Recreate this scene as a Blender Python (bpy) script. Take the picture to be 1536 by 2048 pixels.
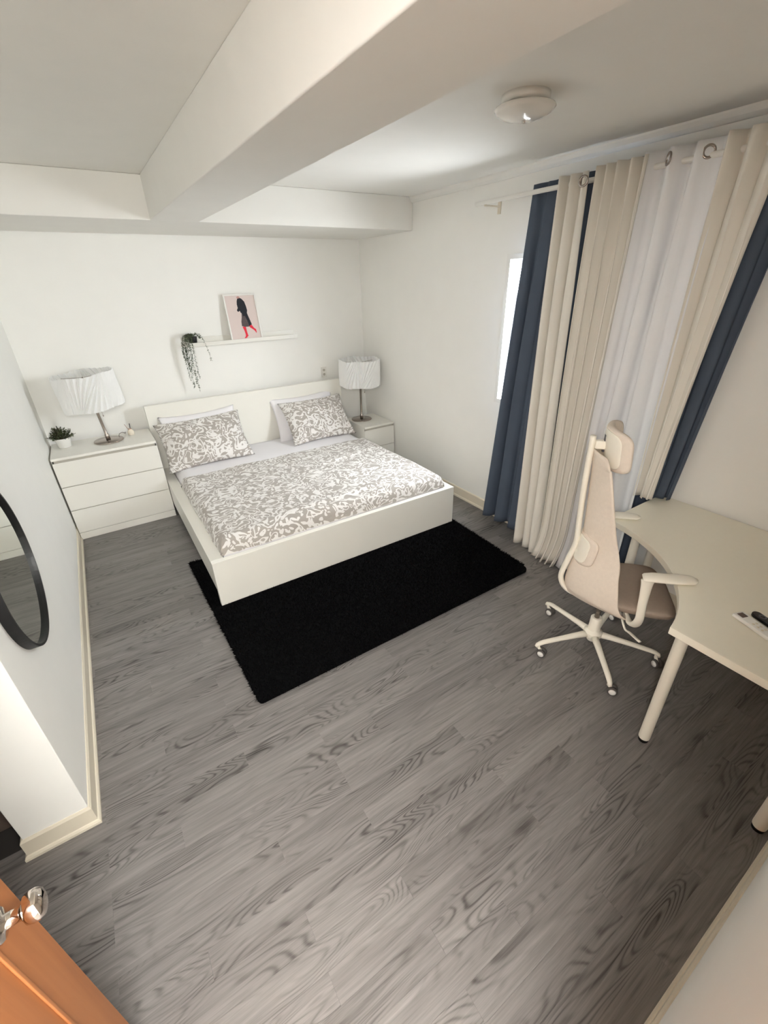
import bpy, bmesh, math, random
from mathutils import Vector, Matrix, noise

for _o in list(bpy.data.objects):
    bpy.data.objects.remove(_o)
SC = bpy.context.scene
COL = SC.collection
random.seed(7)

# ------------------------------------------------------------------ camera
FPX = 872.38
cam_d = bpy.data.cameras.new('camera')
cam_d.sensor_fit = 'HORIZONTAL'
cam_d.sensor_width = 36.0
cam_d.lens = 36.0 * FPX / 1536.0
cam_d.clip_start = 0.02
cam = bpy.data.objects.new('camera', cam_d)
COL.objects.link(cam)
YAW, PITCH, ROLL = 0.5631, 0.4867, -0.0271
fwd = Vector((math.sin(YAW) * math.cos(PITCH), math.cos(YAW) * math.cos(PITCH), -math.sin(PITCH)))
rgt = Vector((math.cos(YAW), -math.sin(YAW), 0))
upv = rgt.cross(fwd)
r2 = math.cos(ROLL) * rgt + math.sin(ROLL) * upv
u2 = -math.sin(ROLL) * rgt + math.cos(ROLL) * upv
M = Matrix((r2, u2, -fwd)).transposed().to_4x4()
M.translation = Vector((0.5095, -4.8776, 2.0042))
cam.matrix_world = M
SC.camera = cam

# ------------------------------------------------------------------ light
world = bpy.data.worlds.new('world')
SC.world = world
world.use_nodes = True
wb = world.node_tree.nodes['Background']
wb.inputs[0].default_value = (0.86, 0.93, 1.0, 1)
wb.inputs[1].default_value = 1.0


def area(name, loc, direction, sx, sy, power, color, shape='RECTANGLE', spread=math.pi):
    d = bpy.data.lights.new(name, 'AREA')
    d.shape = shape
    d.size = sx
    d.size_y = sy
    d.energy = power
    d.color = color
    d.spread = spread
    o = bpy.data.objects.new(name, d)
    COL.objects.link(o)
    o.location = loc
    o.rotation_euler = Vector(direction).to_track_quat('-Z', 'Y').to_euler()
    return o


# daylight standing outside the window, and the ceiling lamp of the hall behind the camera
area('window_daylight', (3.62, -3.10, 1.95), (-1, 0, -0.30), 2.20, 1.30, 580, (0.90, 0.95, 1.0), spread=math.radians(168))
area('hall_lamp', (0.0, -5.42, 2.50), (0, 0.75, -1), 2.9, 0.8, 265, (1.0, 0.99, 0.975))
SC.cycles.diffuse_bounces = 6
SC.cycles.glossy_bounces = 2
SC.cycles.transmission_bounces = 4
SC.cycles.max_bounces = 7
world.cycles.sampling_method = 'NONE'
SC.view_settings.view_transform = 'Standard'
SC.view_settings.look = 'None'
SC.view_settings.gamma = 1.0
SC.view_settings.use_curve_mapping = False
SC.view_settings.exposure = 0.56

W = 3.356       # right wall
CZ = 2.668      # ceiling
SZ = 2.412      # underside of beam and soffit
YN = -4.93      # near wall
YL = -3.322     # end of left partition
TL = 0.222      # its thickness


# ------------------------------------------------------------------ materials
def lin(c):
    return tuple(((v / 255) / 12.92 if v / 255 <= 0.04045 else ((v / 255 + 0.055) / 1.055) ** 2.4) for v in c) + (1.0,)


class NT:
    def __init__(self, name):
        self.m = bpy.data.materials.new(name)
        self.m.use_nodes = True
        self.t = self.m.node_tree
        self.b = self.t.nodes['Principled BSDF']
        self.out = self.t.nodes['Material Output']

    def n(self, kind, **kw):
        nd = self.t.nodes.new(kind)
        for k, v in kw.items():
            setattr(nd, k, v)
        return nd

    def l(self, a, b):
        self.t.links.new(a, b)

    def math(self, op, a, b=None, c=None, clamp=False):
        nd = self.n('ShaderNodeMath', operation=op)
        nd.use_clamp = clamp
        for i, v in enumerate((a, b, c)):
            if v is None:
                continue
            if isinstance(v, (int, float)):
                nd.inputs[i].default_value = v
            else:
                self.l(v, nd.inputs[i])
        return nd.outputs[0]

    def mix(self, fac, a, b):
        nd = self.n('ShaderNodeMix', data_type='RGBA')
        for i, v in ((0, fac), (6, a), (7, b)):
            if isinstance(v, (int, float)):
                nd.inputs[i].default_value = v
            elif isinstance(v, tuple):
                nd.inputs[i].default_value = v
            else:
                self.l(v, nd.inputs[i])
        return nd.outputs[2]

    def noise(self, vec, scale, detail=2.0, rough=0.5, dist=0.0):
        nd = self.n('ShaderNodeTexNoise')
        nd.inputs['Scale'].default_value = scale
        nd.inputs['Detail'].default_value = detail
        nd.inputs['Roughness'].default_value = rough
        nd.inputs['Distortion'].default_value = dist
        if vec is not None:
            self.l(vec, nd.inputs['Vector'])
        return nd.outputs['Fac']

    def mapping(self, vec, scale=(1, 1, 1), loc=(0, 0, 0), rot=(0, 0, 0)):
        nd = self.n('ShaderNodeMapping')
        nd.inputs['Scale'].default_value = scale
        nd.inputs['Location'].default_value = loc
        nd.inputs['Rotation'].default_value = rot
        self.l(vec, nd.inputs['Vector'])
        return nd.outputs[0]

    def obj(self):
        return self.n('ShaderNodeTexCoord').outputs['Object']

    def bump(self, h, strength=0.2, dist=0.01):
        nd = self.n('ShaderNodeBump')
        nd.inputs['Strength'].default_value = strength
        nd.inputs['Distance'].default_value = dist
        self.l(h, nd.inputs['Height'])
        self.l(nd.outputs[0], self.b.inputs['Normal'])

    def ramp(self, fac, stops):
        nd = self.n('ShaderNodeValToRGB')
        e = nd.color_ramp.elements
        e[0].position, e[0].color = stops[0]
        e[1].position, e[1].color = stops[-1]
        for p, c in stops[1:-1]:
            q = e.new(p)
            q.color = c
        self.l(fac, nd.inputs[0])
        return nd.outputs[0]


def plain(name, rgb, rough=0.5, metal=0.0, var=0.04, vscale=6.0, bump=0.0, bscale=120.0, spec=0.5, coat=0.0):
    k = NT(name)
    c = lin(rgb)
    co = k.obj()
    f = k.noise(co, vscale, 1.0)
    a = tuple(min(1, v * (1 - var)) for v in c[:3]) + (1,)
    b = tuple(min(1, v * (1 + var)) for v in c[:3]) + (1,)
    k.l(k.mix(f, a, b), k.b.inputs['Base Color'])
    k.b.inputs['Roughness'].default_value = rough
    k.b.inputs['Metallic'].default_value = metal
    k.b.inputs['Specular IOR Level'].default_value = spec
    k.b.inputs['Coat Weight'].default_value = coat
    if bump:
        k.bump(k.noise(co, bscale, 2.0), bump, 0.004)
    return k.m


def floral(name, base, ink, scale):
    k = NT(name)
    co = k.obj()
    n1 = k.noise(co, scale, 0.6, 0.4, 1.6)
    s1 = k.math('ABSOLUTE', k.math('SUBTRACT', k.math('FRACT', k.math('MULTIPLY', n1, 4.0)), 0.5))
    wv = k.n('ShaderNodeTexNoise')
    wv.inputs['Scale'].default_value = scale * 1.3
    wv.inputs['Detail'].default_value = 0.0
    k.l(co, wv.inputs['Vector'])
    wm = k.n('ShaderNodeVectorMath', operation='MULTIPLY_ADD')
    k.l(wv.outputs['Color'], wm.inputs[0])
    wm.inputs[1].default_value = (0.16, 0.16, 0.16)
    k.l(co, wm.inputs[2])
    v = k.n('ShaderNodeTexVoronoi')
    v.inputs['Scale'].default_value = scale * 2.2
    k.l(k.mapping(wm.outputs[0], (1.0, 1.7, 1.0), rot=(0, 0, 0.6)), v.inputs['Vector'])
    m1 = k.math('LESS_THAN', s1, 0.17)
    m3 = k.math('LESS_THAN', v.outputs['Distance'], 0.34)
    f = k.math('MAXIMUM', m1, m3)
    k.l(k.mix(f, lin(base), lin(ink)), k.b.inputs['Base Color'])
    k.b.inputs['Roughness'].default_value = 0.85
    k.b.inputs['Sheen Weight'].default_value = 0.15
    k.bump(k.noise(co, 14, 4.0), 0.35, 0.02)
    return k.m


def plank_mat():
    k = NT('grey_oak_vinyl')
    info = k.n('ShaderNodeObjectInfo')
    comb = k.n('ShaderNodeCombineXYZ')
    k.l(k.math('MULTIPLY', info.outputs['Random'], 37.0), comb.inputs[0])
    k.l(k.math('MULTIPLY', info.outputs['Random'], 91.0), comb.inputs[1])
    add = k.n('ShaderNodeVectorMath', operation='ADD')
    k.l(k.obj(), add.inputs[0])
    k.l(comb.outputs[0], add.inputs[1])
    co = add.outputs[0]
    # cathedral grain: contour lines of a noise stretched along the board
    n1 = k.noise(k.mapping(co, (1.3, 9.0, 1)), 1.0, 1.5, 0.45, 0.35)
    ring = k.math('SINE', k.math('MULTIPLY', n1, 150.0))
    ring = k.math('POWER', k.math('ADD', k.math('MULTIPLY', ring, 0.5), 0.5), 2.8)
    patch = k.noise(k.mapping(co, (1.8, 7.0, 1), (5, 2, 0)), 1.0, 2.0)
    patch = k.math('MULTIPLY', k.math('SUBTRACT', patch, 0.40, clamp=True), 3.4, clamp=True)
    ring = k.math('MULTIPLY', ring, patch)
    streak = k.noise(k.mapping(co, (2.5, 70, 1)), 1.0, 4.0, 0.6)
    fine = k.noise(k.mapping(co, (9, 320, 1)), 1.0, 2.0, 0.6)
    broad = k.noise(k.mapping(co, (1.1, 14, 1)), 1.0, 2.0)
    v = k.n('ShaderNodeTexVoronoi')
    v.inputs['Scale'].default_value = 1.0
    k.l(k.mapping(co, (1.6, 5.5, 1)), v.inputs['Vector'])
    knot = k.math('SUBTRACT', 1.0, k.math('MULTIPLY', v.outputs['Distance'], 6.5), clamp=True)
    sep = k.n('ShaderNodeSeparateColor')
    k.l(v.outputs['Color'], sep.inputs[0])
    keep = k.math('GREATER_THAN', sep.outputs[0], 0.80)
    knot = k.math('MULTIPLY', knot, keep)
    d = k.math('ADD', k.math('MULTIPLY', ring, 0.55), k.math('MULTIPLY', k.math('SUBTRACT', 0.62, streak), 0.95))
    d = k.math('ADD', d, k.math('MULTIPLY', k.math('SUBTRACT', 0.55, fine), 0.50))
    d = k.math('ADD', d, k.math('MULTIPLY', k.math('SUBTRACT', 0.55, broad), 0.5))
    d = k.math('ADD', d, k.math('MULTIPLY', knot, 0.65))
    d = k.math('ADD', d, k.math('MULTIPLY', k.math('SUBTRACT', info.outputs['Random'], 0.5), 0.18))
    d = k.math('ADD', d, 0.14, clamp=True)
    k.l(k.ramp(d, [(0.0, lin((138, 134, 131))), (0.4, lin((116, 112, 109))), (1.0, lin((54, 51, 48)))]), k.b.inputs['Base Color'])
    k.b.inputs['Roughness'].default_value = 0.36
    k.b.inputs['Specular IOR Level'].default_value = 0.45
    return k.m


def sheer_mat(name, rgb, transp, translu):
    k = NT(name)
    c = lin(rgb)
    co = k.obj()
    col = k.mix(k.noise(k.mapping(co, (60, 60, 3)), 1.0, 3.0), tuple(v * 0.95 for v in c[:3]) + (1,), c)
    k.l(col, k.b.inputs['Base Color'])
    k.b.inputs['Roughness'].default_value = 0.9
    k.b.inputs['Specular IOR Level'].default_value = 0.1
    tl = k.n('ShaderNodeBsdfTranslucent')
    k.l(col, tl.inputs[0])
    mx = k.n('ShaderNodeMixShader')
    mx.inputs[0].default_value = translu
    k.l(k.b.outputs[0], mx.inputs[1])
    k.l(tl.outputs[0], mx.inputs[2])
    last = mx.outputs[0]
    if transp > 0:
        tr = k.n('ShaderNodeBsdfTransparent')
        mx2 = k.n('ShaderNodeMixShader')
        mx2.inputs[0].default_value = transp
        k.l(last, mx2.inputs[1])
        k.l(tr.outputs[0], mx2.inputs[2])
        last = mx2.outputs[0]
    k.l(last, k.out.inputs[0])
    return k.m


def glass_mat():
    k = NT('window_glass')
    tr = k.n('ShaderNodeBsdfTransparent')
    gl = k.n('ShaderNodeBsdfGlossy')
    gl.inputs['Roughness'].default_value = 0.02
    mx = k.n('ShaderNodeMixShader')
    mx.inputs[0].default_value = 0.06
    k.l(tr.outputs[0], mx.inputs[1])
    k.l(gl.outputs[0], mx.inputs[2])
    k.l(mx.outputs[0], k.out.inputs[0])
    return k.m


def door_mat():
    k = NT('orange_wood')
    co = k.obj()
    s = k.noise(k.mapping(co, (30, 30, 1.2)), 1.0, 4.0, 0.6, 0.4)
    k.l(k.ramp(s, [(0.2, lin((178, 116, 70))), (0.6, lin((166, 104, 60))), (0.9, lin((144, 88, 50)))]), k.b.inputs['Base Color'])
    k.b.inputs['Roughness'].default_value = 0.45
    return k.m


MT = {
    'wall': plain('white_wall_paint', (246, 245, 240), 0.75, var=0.015, spec=0.3),
    'ceiling': plain('white_ceiling_paint', (236, 234, 228), 0.85, var=0.02, spec=0.2),
    'trim': plain('cream_trim_paint', (226, 217, 198), 0.45, var=0.03),
    'trimwhite': plain('white_trim_paint', (238, 236, 230), 0.4, var=0.01),
    'subfloor': plain('dark_joint', (52, 49, 46), 0.8),
    'plank': plank_mat(),
    'lacquer': plain('white_lacquer', (238, 236, 228), 0.22, var=0.01, spec=0.5),
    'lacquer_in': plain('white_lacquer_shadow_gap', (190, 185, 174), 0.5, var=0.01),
    'bedwhite': plain('cream_white_bed_finish', (240, 238, 229), 0.3, var=0.012),
    'desk': plain('cream_desk_laminate', (248, 243, 226), 0.32, var=0.012, vscale=40),
    'sheet': plain('white_cotton', (240, 238, 240), 0.9, var=0.02, bump=0.25, bscale=10, spec=0.2),
    'floral': floral('taupe_scroll_cotton', (172, 165, 157), (230, 227, 223), 8.5),
    'rug': plain('black_rug', (6, 6, 7), 0.95, var=0.3, vscale=30, spec=0.1),
    'navy': plain('navy_curtain_cloth', (82, 92, 107), 0.75, var=0.06, vscale=12, bump=0.08, bscale=300, spec=0.25),
    'offwhite': sheer_mat('cream_curtain_cloth', (240, 235, 225), 0.0, 0.05),
    'sheer': sheer_mat('white_sheer_cloth', (246, 246, 247), 0.0, 0.05),
    'metal': plain('brushed_nickel', (176, 166, 158), 0.25, 1.0, 0.04),
    'chrome': plain('polished_chrome', (225, 215, 205), 0.08, 1.0, 0.02),
    'blackmetal': plain('black_metal', (14, 13, 14), 0.5, 0.0, 0.05),
    'shade': sheer_mat('pleated_white_shade', (252, 252, 250), 0.0, 0.12),
    'chairwhite': plain('chair_white_plastic', (247, 241, 226), 0.4, var=0.012),
    'chairmesh': plain('beige_mesh_cloth', (232, 219, 204), 0.85, var=0.05, vscale=60, bump=0.25, bscale=420, spec=0.2),
    'chairseat': plain('taupe_seat_cloth', (174, 158, 144), 0.9, var=0.06, vscale=50, bump=0.25, bscale=400, spec=0.2),
    'castergrey': plain('caster_tyre', (82, 78, 74), 0.6),
    'glass': glass_mat(),
    'mirror': plain('mirror_glass', (232, 236, 230), 0.02, 1.0, 0.0),
    'opal': plain('opal_glass_dome', (232, 229, 222), 0.12, var=0.01, coat=0.4),
    'door': door_mat(),
    'taupe': plain('taupe_panel', (104, 90, 80), 0.6),
    'leaf': plain('boxwood_leaf', (84, 94, 58), 0.6, var=0.3, vscale=60),
    'leafdark': plain('dark_leaf', (46, 56, 36), 0.65, var=0.3, vscale=60),
    'trail': plain('grey_green_leaf', (92, 106, 82), 0.65, var=0.25, vscale=80),
    'stem': plain('brown_stem', (96, 84, 66), 0.7),
    'ceramic': plain('white_ceramic', (242, 240, 235), 0.25, var=0.01),
    'blackpot': plain('black_pot', (20, 20, 24), 0.5),
    'cream': plain('cream_glass', (232, 222, 204), 0.3, var=0.03),
    'reed': plain('pink_reed', (176, 128, 116), 0.7),
    'reeddark': plain('dark_reed', (58, 46, 48), 0.7),
    'paper': plain('blush_print', (222, 206, 200), 0.7, var=0.015),
    'ink': plain('black_ink', (34, 36, 44), 0.8, var=0.25, vscale=40),
    'inkgrey': plain('grey_wash', (92, 80, 80), 0.8, var=0.3, vscale=30),
    'red': plain('red_ink', (226, 40, 62), 0.7, var=0.08, vscale=40),
    'skin': plain('skin_wash', (196, 150, 140), 0.8, var=0.05),
    'lcd': plain('brown_grey_display', (96, 82, 76), 0.25),
    'blackplastic': plain('black_plastic', (14, 13, 15), 0.25),
    'greyplastic': plain('grey_plastic', (78, 78, 84), 0.35),
    'cord': plain('clear_grey_cord', (120, 114, 108), 0.5),
}


# ------------------------------------------------------------------ mesh helpers
def obj(name, bm, m, parent=None, smooth=False, bevel=0.0, segs=2, recalc=True):
    if isinstance(bm, bpy.types.Mesh):
        me = bm
    else:
        if recalc:
            bmesh.ops.recalc_face_normals(bm, faces=bm.faces[:])
        me = bpy.data.meshes.new(name)
        bm.to_mesh(me)
        bm.free()
        me.materials.append(MT[m])
        if smooth:
            for p in me.polygons:
                p.use_smooth = True
    o = bpy.data.objects.new(name, me)
    COL.objects.link(o)
    if parent:
        o.parent = parent
    if bevel:
        b = o.modifiers.new('bevel', 'BEVEL')
        b.width = bevel
        b.segments = segs
        b.limit_method = 'ANGLE'
        b.angle_limit = math.radians(40)
        if not smooth:
            for p in me.polygons:
                p.use_smooth = True
            w = o.modifiers.new('wn', 'WEIGHTED_NORMAL')
            w.keep_sharp = True
    return o


def tag(o, label, cat, group=None, kind=None):
    o['label'] = label
    o['category'] = cat
    if group:
        o['group'] = group
    if kind:
        o['kind'] = kind
    return o


def thing(name, label, cat, loc=(0, 0, 0), rotz=0.0, group=None):
    o = bpy.data.objects.new(name, None)
    COL.objects.link(o)
    o.location = loc
    o.rotation_euler = (0, 0, rotz)
    o.empty_display_size = 0.1
    return tag(o, label, cat, group)


def struct(o, label):
    o['kind'] = 'structure'
    o['label'] = label
    return o


def box(bm, x0, x1, y0, y1, z0, z1):
    v = [bm.verts.new(p) for p in ((x0, y0, z0), (x1, y0, z0), (x1, y1, z0), (x0, y1, z0),
                                   (x0, y0, z1), (x1, y0, z1), (x1, y1, z1), (x0, y1, z1))]
    for f in ((0, 3, 2, 1), (4, 5, 6, 7), (0, 1, 5, 4), (1, 2, 6, 5), (2, 3, 7, 6), (3, 0, 4, 7)):
        bm.faces.new([v[i] for i in f])
    return v


def B(*a):
    bm = bmesh.new()
    box(bm, *a)
    return bm


def lathe(bm, prof, seg=32, c=(0, 0, 0), axis='z'):
    """prof: list of (r, h)."""
    rings = []
    for r, h in prof:
        if r < 1e-6:
            p = (c[0], c[1], c[2] + h) if axis == 'z' else ((c[0] + h, c[1], c[2]) if axis == 'x' else (c[0], c[1] + h, c[2]))
            rings.append([bm.verts.new(p)])
            continue
        ring = []
        for i in range(seg):
            a = 2 * math.pi * i / seg
            u, w = r * math.cos(a), r * math.sin(a)
            if axis == 'z':
                p = (c[0] + u, c[1] + w, c[2] + h)
            elif axis == 'x':
                p = (c[0] + h, c[1] + u, c[2] + w)
            else:
                p = (c[0] + w, c[1] + h, c[2] + u)
            ring.append(bm.verts.new(p))
        rings.append(ring)
    for a, b in zip(rings, rings[1:]):
        for i in range(seg):
            j = (i + 1) % seg
            if len(a) == 1 and len(b) == 1:
                continue
            if len(a) == 1:
                bm.faces.new((a[0], b[i], b[j]))
            elif len(b) == 1:
                bm.faces.new((a[i], b[0], a[j]))
            else:
                bm.faces.new((a[i], b[i], b[j], a[j]))
    for r in (rings[0], rings[-1]):
        if len(r) > 2:
            bm.faces.new(r)


def tube(bm, pts, rad, seg=10, flat=None, cap=True, up=(0, 0, 1)):
    """sweep an (elliptic) section along pts; rad float or list; flat=(ru, rv) list gives ellipse radii."""
    pts = [Vector(p) for p in pts]
    n = len(pts)
    rings = []
    side_prev = None
    for i, p in enumerate(pts):
        t = (pts[min(i + 1, n - 1)] - pts[max(i - 1, 0)]).normalized()
        ref = Vector(up)
        if abs(t.dot(ref)) > 0.98:
            ref = Vector((1, 0, 0)) if side_prev is None else ref
        s = t.cross(ref)
        if s.length < 1e-4:
            s = side_prev.copy() if side_prev is not None else Vector((0, 1, 0))
        s.normalize()
        if side_prev is not None and s.dot(side_prev) < 0:
            s = -s
        side_prev = s
        w = s.cross(t).normalized()
        if flat:
            ra, rb = flat[i] if isinstance(flat, list) else flat
        else:
            ra = rb = rad[i] if isinstance(rad, (list, tuple)) else rad
        rings.append([bm.verts.new(p + s * (ra * math.cos(2 * math.pi * k / seg)) + w * (rb * math.sin(2 * math.pi * k / seg))) for k in range(seg)])
    for a, b in zip(rings, rings[1:]):
        for k in range(seg):
            j = (k + 1) % seg
            bm.faces.new((a[k], a[j], b[j], b[k]))
    if cap:
        bm.faces.new(rings[0][::-1])
        bm.faces.new(rings[-1])


def spline(ctrl, n=8):
    """Catmull-Rom through control points."""
    P = [Vector(p) for p in ctrl]
    P = [P[0] * 2 - P[1]] + P + [P[-1] * 2 - P[-2]]
    out = []
    for i in range(1, len(P) - 2):
        a, b, c, d = P[i - 1], P[i], P[i + 1], P[i + 2]
        for k in range(n):
            t = k / n
            out.append(0.5 * ((2 * b) + (c - a) * t + (2 * a - 5 * b + 4 * c - d) * t * t + (3 * b - a - 3 * c + d) * t ** 3))
    out.append(P[-2])
    return out


def grid(bm, nu, nv, fn, close_u=False):
    vs = [[bm.verts.new(fn(i / (nu if close_u else nu - 1), j / (nv - 1))) for j in range(nv)] for i in range(nu)]
    for i in range(nu if close_u else nu - 1):
        for j in range(nv - 1):
            a = (i + 1) % nu
            bm.faces.new((vs[i][j], vs[a][j], vs[a][j + 1], vs[i][j + 1]))
    return vs


def prism(bm, poly, z0, z1):
    a = [bm.verts.new((x, y, z0)) for x, y in poly]
    b = [bm.verts.new((x, y, z1)) for x, y in poly]
    bm.faces.new(a[::-1])
    bm.faces.new(b)
    n = len(poly)
    for i in range(n):
        j = (i + 1) % n
        bm.faces.new((a[i], a[j], b[j], b[i]))


# ------------------------------------------------------------------ setting
floor = struct(obj('floor', B(-1.60, W + 0.1, -7.3, 0.1, -0.12, -0.006), 'subfloor'), 'grey wood plank floor of the bedroom')
PW, PL = 0.0915, 0.935
full = None
rows_y0 = -3.915
nrow = 0
i0 = math.floor((YN - rows_y0) / PW)
i1 = math.ceil((0 - rows_y0) / PW)
plank_cache = {}
offs = [0.62, 0.97, 0.31, 0.80, 0.97, 0.48]
for i in range(i0, i1):
    ya, yb = rows_y0 + i * PW, rows_y0 + (i + 1) * PW
    yb2 = min(yb, -0.001)
    xs = 0.0 if ya > -3.33 else -1.48
    o0 = 0.62 if i % 2 == 1 else 0.97
    if i % 5 == 3:
        o0 = 0.30
    if i in (0, 1):
        o0 = (0.62, 0.97)[0 if i == 0 else 1]
    if i == -1:
        o0 = 0.97
    k0 = math.floor((xs - o0) / PL)
    for k in range(k0, 8):
        a, b = max(o0 + k * PL, xs), min(o0 + (k + 1) * PL, W)
        if b - a < 0.01:
            continue
        key = (round(b - a, 4), round(yb2 - ya, 4))
        if key not in plank_cache:
            lx, ly = (b - a) / 2 - 0.0002, (yb2 - ya) / 2 - 0.0002
            me_o = obj('plank', B(-lx, lx, -ly, ly, -0.005, 0.0), 'plank', floor)
            plank_cache[key] = me_o.data
        else:
            me_o = obj('plank', plank_cache[key], 'plank', floor)
        me_o.location = ((a + b) / 2, (ya + yb2) / 2, 0)
# hall floor behind the doorway
obj('hall_boards', B(-1.5, W, -7.2, i0 * PW + rows_y0 - 0.001, -0.005, 0), 'plank', floor)

struct(obj('ceiling', B(-1.70, W + 0.2, -7.3, 0.15, CZ, CZ + 0.12), 'ceiling'), 'flat white ceiling')
SOY = -1.0
bm = B(-TL, W, SOY, 0.0, SZ, CZ)
struct(obj('ceiling_soffit', bm, 'ceiling', bevel=0.006), 'white boxed soffit along the top of the back wall')
bm = B(1.122, 1.446, YN, SOY, SZ + 0.0005, CZ)
struct(obj('ceiling_beam', bm, 'ceiling', bevel=0.006), 'white boxed ceiling beam running away from the camera')
struct(obj('wall_back', B(-1.7, W + 0.2, 0.0, 0.14, 0, CZ), 'wall'), 'white back wall behind the bed')
struct(obj('wall_left', B(-TL, 0, YL, 0.0, 0, CZ), 'wall', bevel=0.004), 'white partition wall on the left with a free end')
WY0, WY1, WZ0, WZ1 = -3.15, -2.245, 1.095, 2.125
bm = bmesh.new()
box(bm, W, W + 0.11, -7.3, WY0, 0, CZ)
box(bm, W, W + 0.11, WY1, 0.14, 0, CZ)
box(bm, W, W + 0.11, WY0, WY1, 0, WZ0)
box(bm, W, W + 0.11, WY0, WY1, WZ1, CZ)
struct(obj('wall_right', bm, 'wall'), 'white right wall with the curtained window')
bm = bmesh.new()
box(bm, 0.745, W, YN - 0.10, YN, 0, CZ)
box(bm, -1.6, 0.06, YN - 0.10, YN, 0, CZ)
box(bm, 0.06, 0.745, YN - 0.10, YN, 2.52, CZ)
struct(obj('wall_near', bm, 'wall'), 'white near wall beside the doorway')
struct(obj('wall_passage', B(-1.62, -1.5, -7.3, 0.0, 0, CZ), 'wall'), 'white wall of the dark side passage')
struct(obj('wall_hall', B(-1.5, W, -7.4, -7.2, 0, CZ), 'wall'), 'white wall of the hall behind the doorway')
cl = obj('wall_closet', B(-1.5, -0.285, -3.145, -3.05, 0, CZ), 'taupe')
struct(cl, 'taupe panel in the dark passage behind the partition')
struct(obj('wall_gap_shade', B(-1.5, -TL, -3.0, -2.9, 0, CZ), 'blackmetal'), 'black panel standing in for the shadow in the gap behind the partition')  # shadow of the gap beside the taupe panel, put in as black colour


def skirting(name, segs, label):
    """segs: list of (p0, p1, outward normal)."""
    bm = bmesh.new()
    prof = [(0, 0), (0.021, 0), (0.021, 0.013), (0.016, 0.021), (0.011, 0.023), (0.010, 0.098), (0.004, 0.108), (0, 0.108)]
    for (x0, y0), (x1, y1), (nx, ny), e0, e1 in segs:
        tx, ty = x1 - x0, y1 - y0
        L = math.hypot(tx, ty)
        tx, ty = tx / L, ty / L
        A, Bv = [], []
        for d, z in prof:
            A.append(bm.verts.new((x0 + nx * d - tx * d * e0, y0 + ny * d - ty * d * e0, z)))
            Bv.append(bm.verts.new((x1 + nx * d + tx * d * e1, y1 + ny * d + ty * d * e1, z)))
        n = len(prof)
        for i in range(n):
            j = (i + 1) % n
            bm.faces.new((A[i], A[j], Bv[j], Bv[i]))
        bm.faces.new(A)
        bm.faces.new(Bv[::-1])
    return struct(obj(name, bm, 'trim'), label)


skirting('baseboard_left', [((0, -0.001), (0, YL), (1, 0), 0, 1), ((0, YL), (-TL, YL), (0, -1), 1, 1), ((-TL, YL), (-TL, -3.0), (-1, 0), 1, 0)], 'cream baseboard around the left partition')
skirting('baseboard_right', [((W, 0), (W, YN), (-1, 0), 0, 0)], 'cream baseboard along the right wall')
skirting('baseboard_back', [((0.02, 0), (W - 0.02, 0), (0, -1), 0, 0)], 'cream baseboard along the back wall')
skirting('baseboard_near', [((0.745, YN), (W - 0.02, YN), (0, 1), 0, 0)], 'cream baseboard along the near wall')

# small cove at the top of the right wall
bm = bmesh.new()
prof = [(0, 0), (0, -0.045), (-0.012, -0.043), (-0.030, -0.028), (-0.040, -0.010), (-0.041, 0)]
A = [bm.verts.new((W + px, SOY, CZ + pz)) for px, pz in prof]
C = [bm.verts.new((W + px, YN, CZ + pz)) for px, pz in prof]
for i in range(len(prof)):
    j = (i + 1) % len(prof)
    bm.faces.new((A[i], A[j], C[j], C[i]))
bm.faces.new(A)
bm.faces.new(C[::-1])
struct(obj('trim_1', bm, 'trimwhite'), 'white cove trim where right wall meets ceiling')

# window: casing, frame, sash bars, pane
bm = bmesh.new()
cw = 0.035
for a in ((WY0 - cw, WY1 + cw, WZ1, WZ1 + cw), (WY0 - cw, WY1 + cw, WZ0 - cw, WZ0), (WY0 - cw, WY0, WZ0, WZ1), (WY1, WY1 + cw, WZ0, WZ1)):
    box(bm, W - 0.010, W, *a)
win = struct(obj('window_1', bm, 'trimwhite'), 'narrow white window half hidden by the navy curtain')


def wframe(name, x0, x1, y0, y1, z0, z1, w):
    b = bmesh.new()
    box(b, x0, x1, y0, y1, z0, z0 + w)
    box(b, x0, x1, y0, y1, z1 - w, z1)
    box(b, x0, x1, y0, y0 + w, z0 + w, z1 - w)
    box(b, x0, x1, y1 - w, y1, z0 + w, z1 - w)
    return obj(name, b, 'trimwhite', win, bevel=0.002)


wframe('window_frame', W + 0.055, W + 0.108, WY0, WY1, WZ0, WZ1, 0.014)
s1 = wframe('sash', W + 0.060, W + 0.080, -2.75, WY1 - 0.014, WZ0 + 0.014, WZ1 - 0.014, 0.022)
s2 = wframe('sash', W + 0.082, W + 0.102, WY0 + 0.014, -2.73, WZ0 + 0.014, WZ1 - 0.014, 0.022)
obj('pane', B(W + 0.069, W + 0.072, -2.729, WY1 - 0.035, WZ0 + 0.035, WZ1 - 0.035), 'glass', s1)
obj('pane', B(W + 0.091, W + 0.094, WY0 + 0.035, -2.751, WZ0 + 0.035, WZ1 - 0.035), 'glass', s2)

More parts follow.
